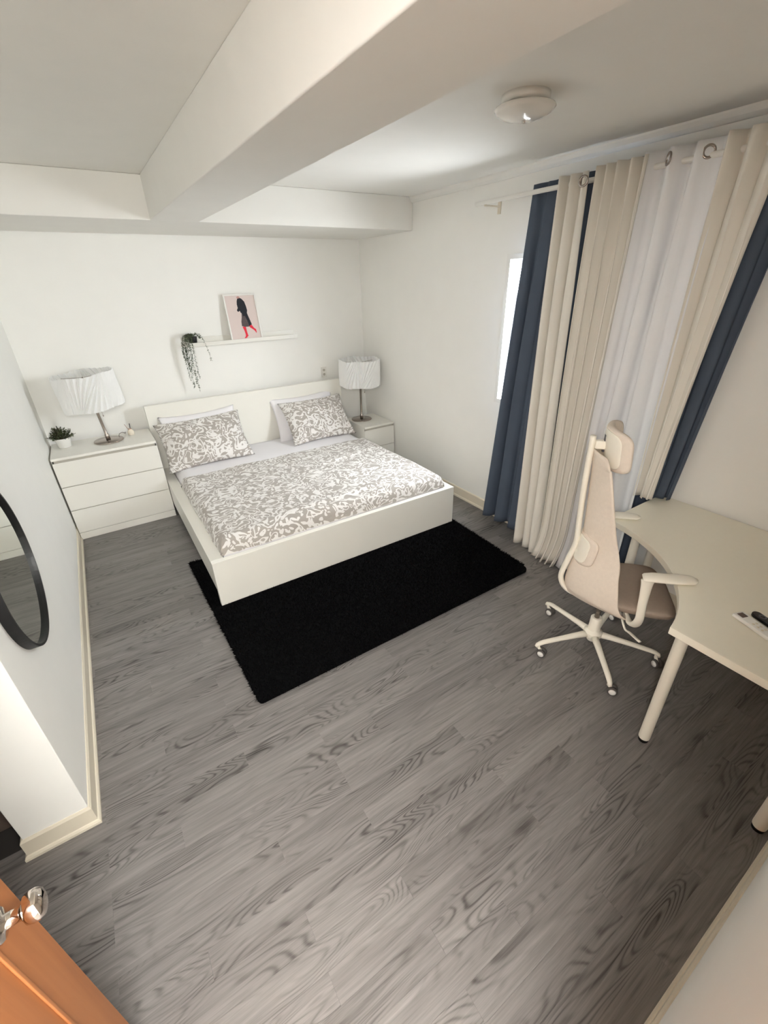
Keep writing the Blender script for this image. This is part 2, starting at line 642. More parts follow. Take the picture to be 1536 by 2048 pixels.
# open orange door at the lower left with its knob
dr = bpy.data.objects.new('door_1', None)
COL.objects.link(dr)
dr.location = (0.10, YN + 0.005, 0)
struct(dr, 'open orange wooden door at the lower left')
DF = 0.0
DWID = 0.80
bm = bmesh.new()
box(bm, -0.036, DF, 0, DWID, 0.012, 2.03)
leaf = obj('door_leaf', bm, 'door', dr, bevel=0.003)
bm = bmesh.new()
for za, zb in ((0.16, 1.90),):
    for ya, yb, z0, z1 in ((0.12, 0.68, za, za + 0.010), (0.12, 0.68, zb - 0.010, zb), (0.12, 0.130, za + 0.010, zb - 0.010), (0.670, 0.68, za + 0.010, zb - 0.010)):
        box(bm, DF, DF + 0.005, ya, yb, z0, z1)
obj('moulding', bm, 'door', leaf, bevel=0.002)
kz, ky = 1.015, 0.715
bm = bmesh.new()
lathe(bm, [(0.0, 0), (0.030, 0), (0.031, 0.004), (0.026, 0.009), (0.013, 0.012), (0.012, 0.034), (0.015, 0.038), (0.024, 0.043), (0.027, 0.052), (0.027, 0.060), (0.022, 0.069), (0.012, 0.073), (0, 0.074)], 32, (DF, ky, kz), 'x')
obj('knob', bm, 'chrome', dr, smooth=True)
bm = bmesh.new()
box(bm, -0.028, -0.008, DWID, DWID + 0.002, kz - 0.03, kz + 0.03)
obj('latch_plate', bm, 'metal', dr)

# wall outlet behind the right end of the headboard
t = thing('wall_outlet', 'white wall outlet plate above the right end of the headboard', 'outlet', (2.80, 0.0, 1.07))
obj('plate', B(-0.036, 0.036, -0.007, 0, -0.058, 0.058), 'trimwhite', t, bevel=0.003)
for dz in (-0.024, 0.024):
    bm = bmesh.new()
    lathe(bm, [(0.015, -0.009), (0.015, -0.006)], 16, (0, 0, dz), 'y')
    obj('socket', bm, 'lacquer_in', t)

# ------------------------------------------------------------------ bed
X0, BW, YF, YH = 0.822, 2.110, -2.221, -0.157
X1 = X0 + BW
FH = 0.367
bed = thing('bed_frame', 'large cream white bed frame with flat headboard and footboard', 'bed', (X0 + BW / 2, -1.2, 0))
bo = Vector(bed.location)


def bb(x0, x1, y0, y1, z0, z1):
    return B(x0 - bo.x, x1 - bo.x, y0 - bo.y, y1 - bo.y, z0, z1)


obj('headboard', bb(X0, X1, YH, YH + 0.055, 0.0, 1.003), 'bedwhite', bed, bevel=0.003)
obj('footboard', bb(X0, X1, YF, YF + 0.042, 0.016, FH), 'bedwhite', bed, bevel=0.002)
obj('side_rail', bb(X0, X0 + 0.088, YF + 0.042, YH, 0.13, FH), 'bedwhite', bed, bevel=0.002)
obj('side_rail', bb(X1 - 0.088, X1, YF + 0.042, YH, 0.13, FH), 'bedwhite', bed, bevel=0.002)
obj('mid_beam', bb(X0 + BW / 2 - 0.02, X0 + BW / 2 + 0.02, YF + 0.042, YH, 0.14, 0.19), 'bedwhite', bed)
for k in range(14):
    yy = YF + 0.12 + k * 0.14
    obj('slat', bb(X0 + 0.088, X1 - 0.088, yy, yy + 0.06, 0.19, 0.21), 'bedwhite', bed)


def soft_box(x0, x1, y0, y1, z0, z1, nx, ny, r, amp, seed, hang=None, ripple=None):
    """rounded top sheet with soft noise + skirt down to z0."""
    bm = bmesh.new()

    def fn(u, v):
        # u,v over extended range so that the border folds down
        def fold(t, a, b):
            L = b - a
            ext = 0.16
            s = -ext + t * (1 + 2 * ext)
            if s < 0:
                return a, -s / ext
            if s > 1:
                return b, (s - 1) / ext
            return a + s * L, 0.0
        x, dx = fold(u, x0, x1)
        y, dy = fold(v, y0, y1)
        d = max(dx, dy)
        # distance to border for rounding
        bx = min(x - x0, x1 - x)
        by = min(y - y0, y1 - y)
        b = min(bx, by)
        z = z1
        if b < r:
            z -= r - math.sqrt(max(0, r * r - (r - b) ** 2))
        nz = noise.noise(Vector((x * 2.3, y * 2.3, seed))) * amp + noise.noise(Vector((x * 6.5, y * 6.5, seed + 4))) * amp * 0.45
        if ripple:
            nz += ripple(x, y)
        z += nz * min(1, 0.35 + b / 0.12)
        if d > 0:
            zt = z
            z = zt + (z0 - zt) * d
            w = noise.noise(Vector((x * 7, y * 7, seed + 9))) * 0.010 * d
            cx, cy = (x0 + x1) / 2, (y0 + y1) / 2
            if dx > 0:
                x += (w + 0.004 * d) * (1 if x > cx else -1)
            if dy > 0:
                y += (w + 0.004 * d) * (1 if y > cy else -1)
        return (x, y, z)
    grid(bm, nx, ny, fn)
    bmesh.ops.remove_doubles(bm, verts=bm.verts[:], dist=1e-5)
    return bm


bm = soft_box(0.918, X1 - 0.094, -2.168, YH - 0.004, 0.215, 0.452, 60, 60, 0.05, 0.006, 2.0)
tag(obj('mattress', bm, 'sheet', smooth=True), 'thick mattress in a white fitted sheet on the bed', 'mattress')


def dv_ripple(x, y):
    z = 0.0
    # two long creases as in the photo
    for (ax, ay, bx_, by_, wd, dp) in ((2.05, -1.33, 2.70, -1.22, 0.016, 0.012), (1.15, -1.72, 1.40, -1.70, 0.014, 0.009), (1.3, -2.10, 2.3, -2.03, 0.03, 0.012)):
        d = Vector((bx_ - ax, by_ - ay))
        L = d.length
        d /= L
        p = Vector((x - ax, y - ay))
        s = p.dot(d)
        q = p.x * -d.y + p.y * d.x
        if -0.1 < s < L + 0.1:
            e = min(1, max(0, min(s + 0.1, L + 0.1 - s) / 0.15))
            z += dp * e * (math.exp(-((q - wd) / wd) ** 2) - 0.8 * math.exp(-(q / (wd * 0.6)) ** 2))
    return z


bm = soft_box(0.905, X1 - 0.080, -2.172, -0.80, 0.375, 0.492, 150, 120, 0.075, 0.014, 11.0, ripple=dv_ripple)
dv = obj('duvet', bm, 'floral', smooth=True)
so = dv.modifiers.new('solid', 'SOLIDIFY')
so.thickness = 0.012
so.offset = -1
tag(dv, 'white and taupe scroll patterned duvet spread over the bed', 'duvet')


def pillow(name, label, m, w, h, t, center, tilt, roll=0.0, yaw=0.0, seed=0.0, group=None):
    bm = bmesh.new()
    nu, nv = 46, 34

    def prof(side):
        def fn(a, b):
            u, v = a * 2 - 1, b * 2 - 1
            x = w / 2 * u * (1 - 0.075 * (1 - v * v) * abs(u) ** 2)
            y = h / 2 * v * (1 - 0.11 * (1 - u * u) * abs(v) ** 2)
            th = t / 2 * ((1 - abs(u) ** 2.4) ** 0.66) * ((1 - abs(v) ** 2.4) ** 0.66)
            wr = noise.noise(Vector((u * 2.2 + seed, v * 2.2, seed + side * 3))) * 0.020 + noise.noise(Vector((u * 5 + seed, v * 5, seed))) * 0.010 + 0.007 * math.sin(9 * u + 4 * v + seed) * (abs(u * v))
            edge = (1 - max(abs(u), abs(v)) ** 6)
            z = side * th + wr * edge * (1 if side > 0 else 0.4)
            # corners flop
            z += 0.02 * (abs(u) ** 4) * (abs(v) ** 4) * math.sin(seed * 5 + u * 3 + v * 2)
            return (x, y, z)
        return fn
    g1 = grid(bm, nu, nv, prof(1))
    g2 = grid(bm, nu, nv, prof(-1))
    bmesh.ops.remove_doubles(bm, verts=bm.verts[:], dist=2e-4)
    o = obj(name, bm, m, smooth=True)
    o.location = center
    # local: x right, y up along pillow, z face normal
    R = Matrix.Rotation(yaw, 4, 'Z') @ Matrix.Rotation(tilt, 4, 'X') @ Matrix.Rotation(roll, 4, 'Z')
    o.rotation_euler = R.to_euler()
    return tag(o, label, 'pillow', group)


TI = math.radians(50)
pillow('pillow', 'plain white pillow behind the left patterned pillow', 'sheet', 0.74, 0.50, 0.15, (1.285, -0.238, 0.655), math.radians(70), math.radians(1), 0, 3.3)
pillow('pillow', 'plain white pillow behind the right patterned pillow', 'sheet', 0.76, 0.50, 0.15, (2.42, -0.238, 0.660), math.radians(70), math.radians(1), 0, 5.1)
pillow('pillow', 'taupe scroll patterned pillow at the left, next to the chest of drawers', 'floral', 0.82, 0.53, 0.23, (1.260, -0.405, 0.652), TI, math.radians(2.5), math.radians(-3), 1.2)
pillow('pillow', 'taupe scroll patterned pillow at the right, next to the nightstand', 'floral', 0.77, 0.53, 0.22, (2.490, -0.400, 0.655), TI, math.radians(0), math.radians(1), 7.4)

# ------------------------------------------------------------------ chest and nightstand
def chest(name, label, x0, x1, yf, yb, h, nd, plinth, lip):
    t = thing(name, label, 'dresser' if nd > 2 else 'nightstand', ((x0 + x1) / 2, (yf + yb) / 2, 0))
    hx, hy = (x1 - x0) / 2, (yb - yf) / 2
    obj('body', B(-hx + 0.004, hx - 0.004, -hy + 0.018, hy, 0.0, h - 0.025), 'lacquer_in', t)
    obj('side_panel', B(-hx, -hx + 0.016, -hy + 0.018, hy, 0, h - 0.02), 'lacquer', t, bevel=0.0015)
    obj('side_panel', B(hx - 0.016, hx, -hy + 0.018, hy, 0, h - 0.02), 'lacquer', t, bevel=0.0015)
    obj('top_panel', B(-hx, hx, -hy, hy, h - 0.022, h), 'lacquer', t, bevel=0.002)
    z0 = plinth + 0.004
    z1 = h - 0.022 - lip
    dh = (z1 - z0) / nd
    for k in range(nd):
        a, b = z0 + k * dh, z0 + (k + 1) * dh - 0.005
        bm = bmesh.new()
        box(bm, -hx, hx, -hy, -hy + 0.018, a, b)
        # sloping finger pull along the upper edge
        for v in bm.verts:
            if v.co.z > b - 1e-4 and v.co.y > -hy + 0.01:
                v.co.z -= 0.008
        obj('drawer', bm, 'lacquer', t, bevel=0.0015)
    bm = bmesh.new()
    box(bm, -hx, hx, -hy, -hy + 0.018, 0.001, plinth)
    obj('plinth', bm, 'lacquer', t, bevel=0.003)
    return t


chest('chest_of_drawers', 'white three-drawer chest between the left wall and the bed', 0.014, 0.817, -0.536, -0.056, 0.770, 3, 0.066, 0.014)
chest('nightstand', 'white two-drawer nightstand in the far right corner', 2.940, 3.338, -0.668, -0.188, 0.530, 2, 0.05, 0.014)


# ------------------------------------------------------------------ pleated table lamps
def lamp(name, label, loc, zs0, zs1, R, lean):
    t = thing(name, label, 'lamp', loc, 0, 'pleated table lamps')
    bm = bmesh.new()
    lathe(bm, [(0, 0), (0.118, 0), (0.121, 0.003), (0.121, 0.008), (0.116, 0.0125), (0.030, 0.017), (0, 0.017)], 48)
    obj('base', bm, 'metal', t, smooth=True, bevel=0.001)
    T = Matrix.Rotation(lean, 4, 'Y')
    bm = bmesh.new()
    lathe(bm, [(0, 0.016), (0.019, 0.016), (0.019, 0.055), (0.014, 0.066), (0.012, 0.070), (0.012, zs0 - 0.012), (0.020, zs0 - 0.008), (0.020, zs0 + 0.015), (0.0105, zs0 + 0.02), (0.0105, zs0 + 0.10), (0, zs0 + 0.10)], 24)
    o = obj('pole', bm, 'metal', t, smooth=True)
    o.matrix_local = T
    # shade: fans of pleats, alternately converging at top and bottom
    bm = bmesh.new()
    NP, NS = 5, 10
    edges = []
    pair = 2 * math.pi / NP
    for s in range(NP):
        st, sb = s * pair, s * pair
        wt, nt = 0.84, 0.16
        for k in range(NS):
            edges.append((st + pair * wt * k / NS, sb + pair * nt * k / NS))
        for k in range(NS):
            edges.append((st + pair * (wt + nt * k / NS), sb + pair * (nt + wt * k / NS)))
    rows = 6
    vs = []
    for j in range(rows):
        v = j / (rows - 1)
        ring = []
        for i, (at, ab) in enumerate(edges):
            a = ab + (at - ab) * v + 0.35
            nx_t, nx_b = edges[(i + 1) % len(edges)]
            wid = abs((nx_b - ab) % (2 * math.pi)) * (1 - v) + abs((nx_t - at) % (2 * math.pi)) * v
            amp = 0.0085 * min(1.0, 0.20 + wid / 0.09)
            lob = 0.006 * math.cos(a * NP)
            r = R - 0.008 + lob + (amp if i % 2 else -amp)
            zz = zs0 + (zs1 - zs0) * v
            if j in (0, rows - 1):
                zz += 0.005 * math.sin(a * NP) + (0.003 if i % 2 else -0.003)
            ring.append(bm.verts.new((r * math.cos(a), r * math.sin(a), zz)))
        vs.append(ring)
    n = len(edges)
    for j in range(rows - 1):
        for i in range(n):
            q = (i + 1) % n
            bm.faces.new((vs[j][i], vs[j][q], vs[j + 1][q], vs[j + 1][i]))
    sh = obj('lamp_shade', bm, 'shade', t)
    sh.matrix_local = T
    sm = sh.modifiers.new('solid', 'SOLIDIFY')
    sm.thickness = 0.0016
    bm = bmesh.new()
    for zz in (zs1 - 0.035,):
        for a in (0.3, 0.3 + 2.094, 0.3 + 4.189):
            tube(bm, [(0.010 * math.cos(a), 0.010 * math.sin(a), zz), ((R - 0.018) * math.cos(a), (R - 0.018) * math.sin(a), zz)], 0.002, 6)
    lathe(bm, [(0.006, zs0 + 0.09), (0.006, zs1 - 0.03)], 12)
    o = obj('shade_spider', bm, 'metal', t)
    o.matrix_local = T
    bm = bmesh.new()
    lathe(bm, [(0.0, zs0 + 0.03), (0.016, zs0 + 0.03), (0.030, zs0 + 0.085), (0.030, zs0 + 0.115), (0.018, zs0 + 0.145), (0, zs0 + 0.15)], 20, (0.035, 0, 0))
    o = obj('bulb', bm, 'ceramic', t, smooth=True)
    o.matrix_local = T
    bm = bmesh.new()
    tube(bm, [(0.035, -0.03, zs0 + 0.03), (0.035, -0.03, zs0 - 0.075)], 0.0013, 6)
    lathe(bm, [(0, zs0 - 0.09), (0.004, zs0 - 0.086), (0.004, zs0 - 0.076), (0, zs0 - 0.074)], 10, (0.035, -0.03, 0))
    o = obj('pull_chain', bm, 'metal', t)
    o.matrix_local = T
    return t


lmp = lamp('table_lamp', 'pleated white lamp leaning slightly on the chest of drawers', (0.462, -0.262, 0.770), 0.315, 0.605, 0.238, math.radians(-4.2))
lamp('table_lamp', 'pleated white lamp standing on the corner nightstand', (3.088, -0.345, 0.530), 0.405, 0.695, 0.238, math.radians(0.6))
bm = bmesh.new()
tube(bm, spline([(0.085, 0.075, 0.006), (0.100, 0.095, 0.024), (0.125, 0.115, 0.026), (0.145, 0.135, 0.010), (0.150, 0.196, 0.004)], 6), 0.003, 8)
obj('cord', bm, 'cord', lmp, smooth=True)


# ------------------------------------------------------------------ small things on the chest
def leafy(bm, c, axis, L, w, curl=0.2):
    axis = Vector(axis).normalized()
    s = axis.cross(Vector((0.3, 0.2, 1))).normalized()
    up = s.cross(axis)
    c = Vector(c)
    p = [c, c + axis * L * 0.45 + s * w / 2 + up * L * curl * 0.3, c + axis * L - up * L * curl * 0.4, c + axis * L * 0.45 - s * w / 2 + up * L * curl * 0.3]
    v = [bm.verts.new(q) for q in p]
    bm.faces.new((v[0], v[1], v[2]))
    bm.faces.new((v[0], v[2], v[3]))


pp = thing('potted_plant', 'small bushy green plant in a white pot on the chest of drawers', 'plant', (0.122, -0.215, 0.770))
bm = bmesh.new()
lathe(bm, [(0, 0), (0.046, 0), (0.050, 0.004), (0.060, 0.075), (0.062, 0.084), (0.057, 0.084), (0.054, 0.070), (0, 0.068)], 40)
obj('pot', bm, 'ceramic', pp, smooth=True)
bm, bd, bs = bmesh.new(), bmesh.new(), bmesh.new()
rnd = random.Random(3)
for k in range(90):
    th = rnd.uniform(0, 6.283)
    ph = math.acos(rnd.uniform(0.02, 1))
    d = Vector((math.sin(ph) * math.cos(th), math.sin(ph) * math.sin(th), math.cos(ph) * 0.95))
    tip = Vector((0, 0, 0.085)) + d * rnd.uniform(0.080, 0.108) * (1.0 if d.z > 0.3 else 1.05)
    base = Vector((d.x * 0.025, d.y * 0.025, 0.068))
    tube(bs, [base, (base + tip) / 2 + Vector((0, 0, 0.008)), tip], 0.0011, 4)
    for q in range(13):
        f = rnd.uniform(0.35, 1.0)
        p = base.lerp(tip, f)
        a = Vector((rnd.uniform(-1, 1), rnd.uniform(-1, 1), rnd.uniform(-0.4, 1))) + d * 0.6
        leafy(bm if rnd.random() < 0.55 else bd, p, a, rnd.uniform(0.012, 0.020), rnd.uniform(0.008, 0.012))
obj('stems', bs, 'stem', pp)['kind'] = 'stuff'
obj('light_leaves', bm, 'leaf', pp, recalc=False)['kind'] = 'stuff'
obj('dark_leaves', bd, 'leafdark', pp, recalc=False)['kind'] = 'stuff'

rd = thing('reed_diffuser', 'tiny cream reed diffuser bottle beside the lamp base on the chest', 'diffuser', (0.655, -0.175, 0.770))
bm = bmesh.new()
lathe(bm, [(0, 0), (0.026, 0), (0.028, 0.003), (0.027, 0.036), (0.015, 0.046), (0.012, 0.060), (0.008, 0.060), (0, 0.050)], 28)
obj('bottle', bm, 'cream', rd, smooth=True)
bm = bmesh.new()
lathe(bm, [(0.0135, 0.046), (0.0135, 0.058)], 20)
obj('collar', bm, 'reed', rd)
for dx, dy, m in ((-0.035, 0.0, 'reed'), (0.006, -0.004, 'reeddark'), (0.010, 0.006, 'reeddark')):
    bm = bmesh.new()
    tube(bm, [(0, 0, 0.012), (dx, dy, 0.105)], 0.002, 6)
    obj('reed', bm, m, rd)

# ------------------------------------------------------------------ shelf with picture and trailing plant
SX0, SX1, SHZ = 1.318, 2.470, 1.520
sh = thing('picture_ledge', 'long white picture ledge on the wall above the bed', 'shelf', ((SX0 + SX1) / 2, 0, SHZ))
hl = (SX1 - SX0) / 2
obj('back_rail', B(-hl, hl, -0.012, -0.0005, -0.035, 0.040), 'lacquer', sh, bevel=0.001)
obj('ledge', B(-hl, hl, -0.118, -0.012, -0.035, -0.018), 'lacquer', sh, bevel=0.001)
obj('front_lip', B(-hl, hl, -0.120, -0.108, -0.018, 0.000), 'lacquer', sh, bevel=0.001)

PZ0 = SHZ - 0.017
FWd, FHt = 0.322, 0.425
lean = math.atan2(0.062, FHt)
pf = thing('framed_picture', 'white framed fashion drawing of a walking figure in red boots', 'picture', (1.930, -0.083, PZ0))
PR = Matrix.Rotation(-lean, 4, 'X')


def pobj(name, bm, m, parent=pf, **k):
    o = obj(name, bm, m, parent, **k)
    if parent is pf:
        o.matrix_local = PR
    return o


bm = bmesh.new()
fw = 0.014
for a in ((-FWd / 2, FWd / 2, 0, fw), (-FWd / 2, FWd / 2, FHt - fw, FHt), (-FWd / 2, -FWd / 2 + fw, fw, FHt - fw), (FWd / 2 - fw, FWd / 2, fw, FHt - fw)):
    box(bm, a[0], a[1], -0.022, 0.0, a[2], a[3])
pobj('frame', bm, 'trimwhite', bevel=0.0015)
pr = pobj('print', B(-FWd / 2 + fw, FWd / 2 - fw, -0.012, -0.002, fw, FHt - fw), 'paper')


def ink(name, poly, m, d=0.0006):
    """poly in print coordinates: u 0..1 left to right, v 0..1 bottom to top."""
    bm = bmesh.new()
    w_, h_ = FWd - 2 * fw, FHt - 2 * fw
    P = [(-w_ / 2 + u * w_, fw + v * h_) for u, v in poly]
    a = [bm.verts.new((x, -0.012, z)) for x, z in P]
    b = [bm.verts.new((x, -0.012 - d, z)) for x, z in P]
    bm.faces.new(a)
    bm.faces.new(b[::-1])
    for i in range(len(P)):
        j = (i + 1) % len(P)
        bm.faces.new((a[i], b[i], b[j], a[j]))
    o = obj(name, bm, m, pr)
    return o


ink('drawn_coat', [(0.42, 0.93), (0.48, 0.955), (0.56, 0.93), (0.64, 0.86), (0.67, 0.76), (0.685, 0.66), (0.66, 0.60), (0.585, 0.585), (0.50, 0.575), (0.44, 0.62), (0.43, 0.655), (0.38, 0.63), (0.335, 0.655), (0.35, 0.69), (0.38, 0.72), (0.37, 0.80), (0.39, 0.88)], 'ink')
ink('drawn_coat_hem', [(0.50, 0.58), (0.60, 0.59), (0.66, 0.605), (0.665, 0.54), (0.60, 0.53), (0.50, 0.53)], 'ink', 0.0007)
ink('drawn_skirt', [(0.47, 0.59), (0.66, 0.59), (0.71, 0.46), (0.76, 0.32), (0.63, 0.275), (0.50, 0.275), (0.40, 0.30), (0.41, 0.40), (0.45, 0.50)], 'inkgrey', 0.0005)
ink('drawn_skirt_fold', [(0.56, 0.55), (0.66, 0.55), (0.74, 0.33), (0.66, 0.285), (0.62, 0.42)], 'ink', 0.0007)
ink('drawn_hair', [(0.42, 0.93), (0.40, 0.965), (0.44, 0.985), (0.50, 0.975), (0.52, 0.945), (0.48, 0.94)], 'skin', 0.0008)
ink('drawn_boot', [(0.415, 0.285), (0.53, 0.275), (0.535, 0.18), (0.55, 0.09), (0.565, 0.06), (0.525, 0.045), (0.50, 0.015), (0.42, 0.010), (0.42, 0.025), (0.465, 0.05), (0.475, 0.10), (0.455, 0.19)], 'red')
ink('drawn_boot', [(0.64, 0.29), (0.70, 0.325), (0.76, 0.30), (0.80, 0.245), (0.87, 0.20), (0.875, 0.13), (0.855, 0.115), (0.825, 0.165), (0.76, 0.21), (0.68, 0.25)], 'red')

tp = thing('trailing_plant', 'trailing string plant in a black pot at the left end of the picture ledge', 'plant', (1.408, -0.062, PZ0))
bm = bmesh.new()
lathe(bm, [(0, 0), (0.030, 0), (0.033, 0.003), (0.041, 0.064), (0.0415, 0.070), (0.038, 0.070), (0.036, 0.058), (0, 0.056)], 28)
obj('pot', bm, 'blackpot', tp, smooth=True)
rnd = random.Random(11)


def strand(pts, n_leaf, L):
    s = spline(pts, 8)
    b1 = bmesh.new()
    tube(b1, s, 0.0009, 5)
    st = obj('trailing_stem', b1, 'stem', tp)
    b2 = bmesh.new()
    for k in range(n_leaf):
        f = rnd.random() ** 0.85 * (len(s) - 1)
        i = min(int(f), len(s) - 2)
        p = s[i].lerp(s[i + 1], f - i)
        a = Vector((rnd.uniform(-1, 1), rnd.uniform(-1, 0.6), rnd.uniform(-0.9, 0.3)))
        leafy(b2, p, a, rnd.uniform(0.7, 1.1) * L, 0.55 * L)
    o = obj('leaves', b2, 'trail', st, recalc=False)
    o['kind'] = 'stuff'


T0 = 0.075
hang = [(-0.105, -0.015, -0.33), (-0.095, -0.05, -0.24), (-0.075, -0.06, -0.28), (-0.085, -0.03, -0.40), (-0.060, -0.065, -0.36), (-0.11, 0.0, -0.15), (-0.05, -0.07, -0.44), (-0.09, -0.055, -0.18), (-0.03, -0.075, -0.30)]
for (hx, hy, hz) in hang:
    strand([(0, 0, 0.055), (hx * 0.35, hy * 0.4, T0 + 0.02), (hx * 0.85, hy - 0.005, T0 - 0.01), (hx, hy, -0.03), (hx * 1.04, hy, hz * 0.5), (hx * 0.97, hy, hz)], int(50 + abs(hz) * 230), 0.019)
strand([(0.0, 0, 0.055), (0.03, -0.02, T0 + 0.025), (0.07, -0.06, T0 + 0.0), (0.098, -0.068, -0.02), (0.112, -0.066, -0.09), (0.122, -0.064, -0.16)], 52, 0.017)
for k in range(10):
    a = rnd.uniform(0, 6.283)
    r = rnd.uniform(0.03, 0.06)
    strand([(0, 0, 0.055), (0.5 * r * math.cos(a), 0.5 * r * math.sin(a), T0 + 0.018), (r * math.cos(a), 0.7 * r * math.sin(a), T0 + rnd.uniform(0.0, 0.02)), (1.25 * r * math.cos(a), 0.7 * r * math.sin(a), T0 - 0.02)], 34, 0.018)

# ------------------------------------------------------------------ rug
rg = thing('rug', 'thick black shaggy rug under the foot of the bed', 'rug', (1.85, -2.4, 0))
RC = [Vector((0.778, -3.153)), Vector((2.918, -3.140)), Vector((2.985, -1.50)), Vector((0.742, -1.519))]


def rpt(u, v):
    return (RC[0] * (1 - u) + RC[1] * u) * (1 - v) + (RC[3] * (1 - u) + RC[2] * u) * v


outl = []
for k, (u, v, du, dv) in enumerate(((0, 0, 1, 1), (1, 0, -1, 1), (1, 1, -1, -1), (0, 1, 1, -1))):
    r = 0.05 if k == 1 else 0.02
    c = rpt(u, v) + Vector((du * r, dv * r))
    a0 = {0: math.pi, 1: 1.5 * math.pi, 2: 0, 3: 0.5 * math.pi}[k]
    for q in range(6):
        a = a0 + q / 5 * math.pi / 2
        outl.append((c.x + r * math.cos(a) - 1.85, c.y + r * math.sin(a) + 2.4))
bm = bmesh.new()
prism(bm, outl, 0.0, 0.014)
obj('backing', bm, 'rug', rg)
rnd = random.Random(5)
verts, faces = [], []


def blade(x, y, h, lx, ly, w):
    a = rnd.uniform(0, 6.283)
    i = len(verts)
    verts.extend([(x + w * math.cos(a), y + w * math.sin(a), 0.012), (x - w * math.cos(a), y - w * math.sin(a), 0.012), (x + lx, y + ly, 0.012 + h)])
    faces.append((i, i + 1, i + 2))


for k in range(46000):
    u, v = rnd.random(), rnd.random()
    p = rpt(u, v)
    # keep clear of the footboard and the rails above
    if X0 - 0.01 < p.x < X1 + 0.01 and p.y > YF - 0.012:
        if rnd.random() < 0.85 or p.y < YF + 0.06:
            continue
    if u > 0.97 and v < 0.035:
        continue
    blade(p.x - 1.85, p.y + 2.4, rnd.uniform(0.010, 0.022), rnd.gauss(0, 0.008), rnd.gauss(0, 0.008), 0.0035)
for k in range(5200):
    s = rnd.random()
    e = rnd.randrange(4)
    u, v = ((s, 0), (1, s), (s, 1), (0, s))[e]
    if u > 0.975 and v < 0.035:
        continue
    p = rpt(u, v)
    if X0 - 0.01 < p.x < X1 + 0.01 and p.y > YF - 0.012:
        continue
    ox, oy = ((0, -1), (1, 0), (0, 1), (-1, 0))[e]
    d = abs(rnd.gauss(0.006, 0.007))
    blade(p.x - 1.85, p.y + 2.4, rnd.uniform(0.0, 0.014), ox * d + rnd.gauss(0, 0.004), oy * d + rnd.gauss(0, 0.004), 0.004)
me = bpy.data.meshes.new('pile')
me.from_pydata(verts, [], faces)
me.materials.append(MT['rug'])
obj('pile', me, 'rug', rg)['kind'] = 'stuff'

# ------------------------------------------------------------------ round mirror
mr = thing('round_mirror', 'round mirror with thin black frame on the left wall', 'mirror', (0.0, -2.822, 1.02))
bm = bmesh.new()
Rm = 0.343
lathe(bm, [(Rm - 0.010, 0.001), (Rm, 0.001), (Rm, 0.036), (Rm - 0.010, 0.036), (Rm - 0.010, 0.001)], 96, (0, 0, 0), 'x')
obj('frame', bm, 'blackmetal', mr, bevel=0.0)
bm = bmesh.new()
lathe(bm, [(0, 0.002), (Rm - 0.010, 0.002), (Rm - 0.010, 0.022), (0, 0.022)], 96, (0, 0, 0), 'x')
obj('mirror_glass', bm, 'mirror', mr)

# ------------------------------------------------------------------ ceiling light
clt = thing('ceiling_light', 'shallow white glass dome light on the ceiling, switched off', 'ceiling light', (2.315, -3.20, CZ))
bm = bmesh.new()
lathe(bm, [(0, 0), (0.098, 0), (0.098, -0.022), (0.085, -0.032), (0, -0.032)], 48)
obj('base_plate', bm, 'trimwhite', clt, smooth=True)
bm = bmesh.new()
lathe(bm, [(0.0, -0.034), (0.095, -0.034), (0.122, -0.040), (0.125, -0.045), (0.112, -0.058), (0.085, -0.072), (0.047, -0.081), (0.0, -0.084)], 64)
obj('glass_dome', bm, 'opal', clt, smooth=True)
bm = bmesh.new()
lathe(bm, [(0, -0.082), (0.007, -0.083), (0.007, -0.089), (0.003, -0.093), (0, -0.093)], 16)
obj('finial', bm, 'trimwhite', clt, smooth=True)

# ------------------------------------------------------------------ curtains
RX, RZ = 3.206, 2.487
rod = thing('curtain_rod', 'white curtain rod across the top of the right wall', 'curtain rod', (RX, -1.985, RZ))
bm = bmesh.new()
lathe(bm, [(0, 0), (0.013, 0), (0.014, -0.004), (0.014, -2.55), (0, -2.55)], 20, (0, 0, 0), 'y')
obj('rod_tube', bm, 'trimwhite', rod, smooth=True)
bm = bmesh.new()
lathe(bm, [(0, 0), (0.008, 0), (0.008, -2.50), (0, -2.50)], 16, (0.075, -0.30, 0.02), 'y')
obj('rear_rod', bm, 'trimwhite', rod, smooth=True)
for yy in (-0.10, -1.40):
    bm = bmesh.new()
    box(bm, 0.0, W - RX - 0.001, yy - 0.008, yy + 0.008, -0.024, -0.014)
    box(bm, W - RX - 0.010, W - RX - 0.001, yy - 0.014, yy + 0.014, -0.065, 0.035)
    box(bm, -0.004, 0.004, yy - 0.008, yy + 0.008, -0.024, -0.012)
    obj('bracket', bm, 'trim', rod, bevel=0.001)


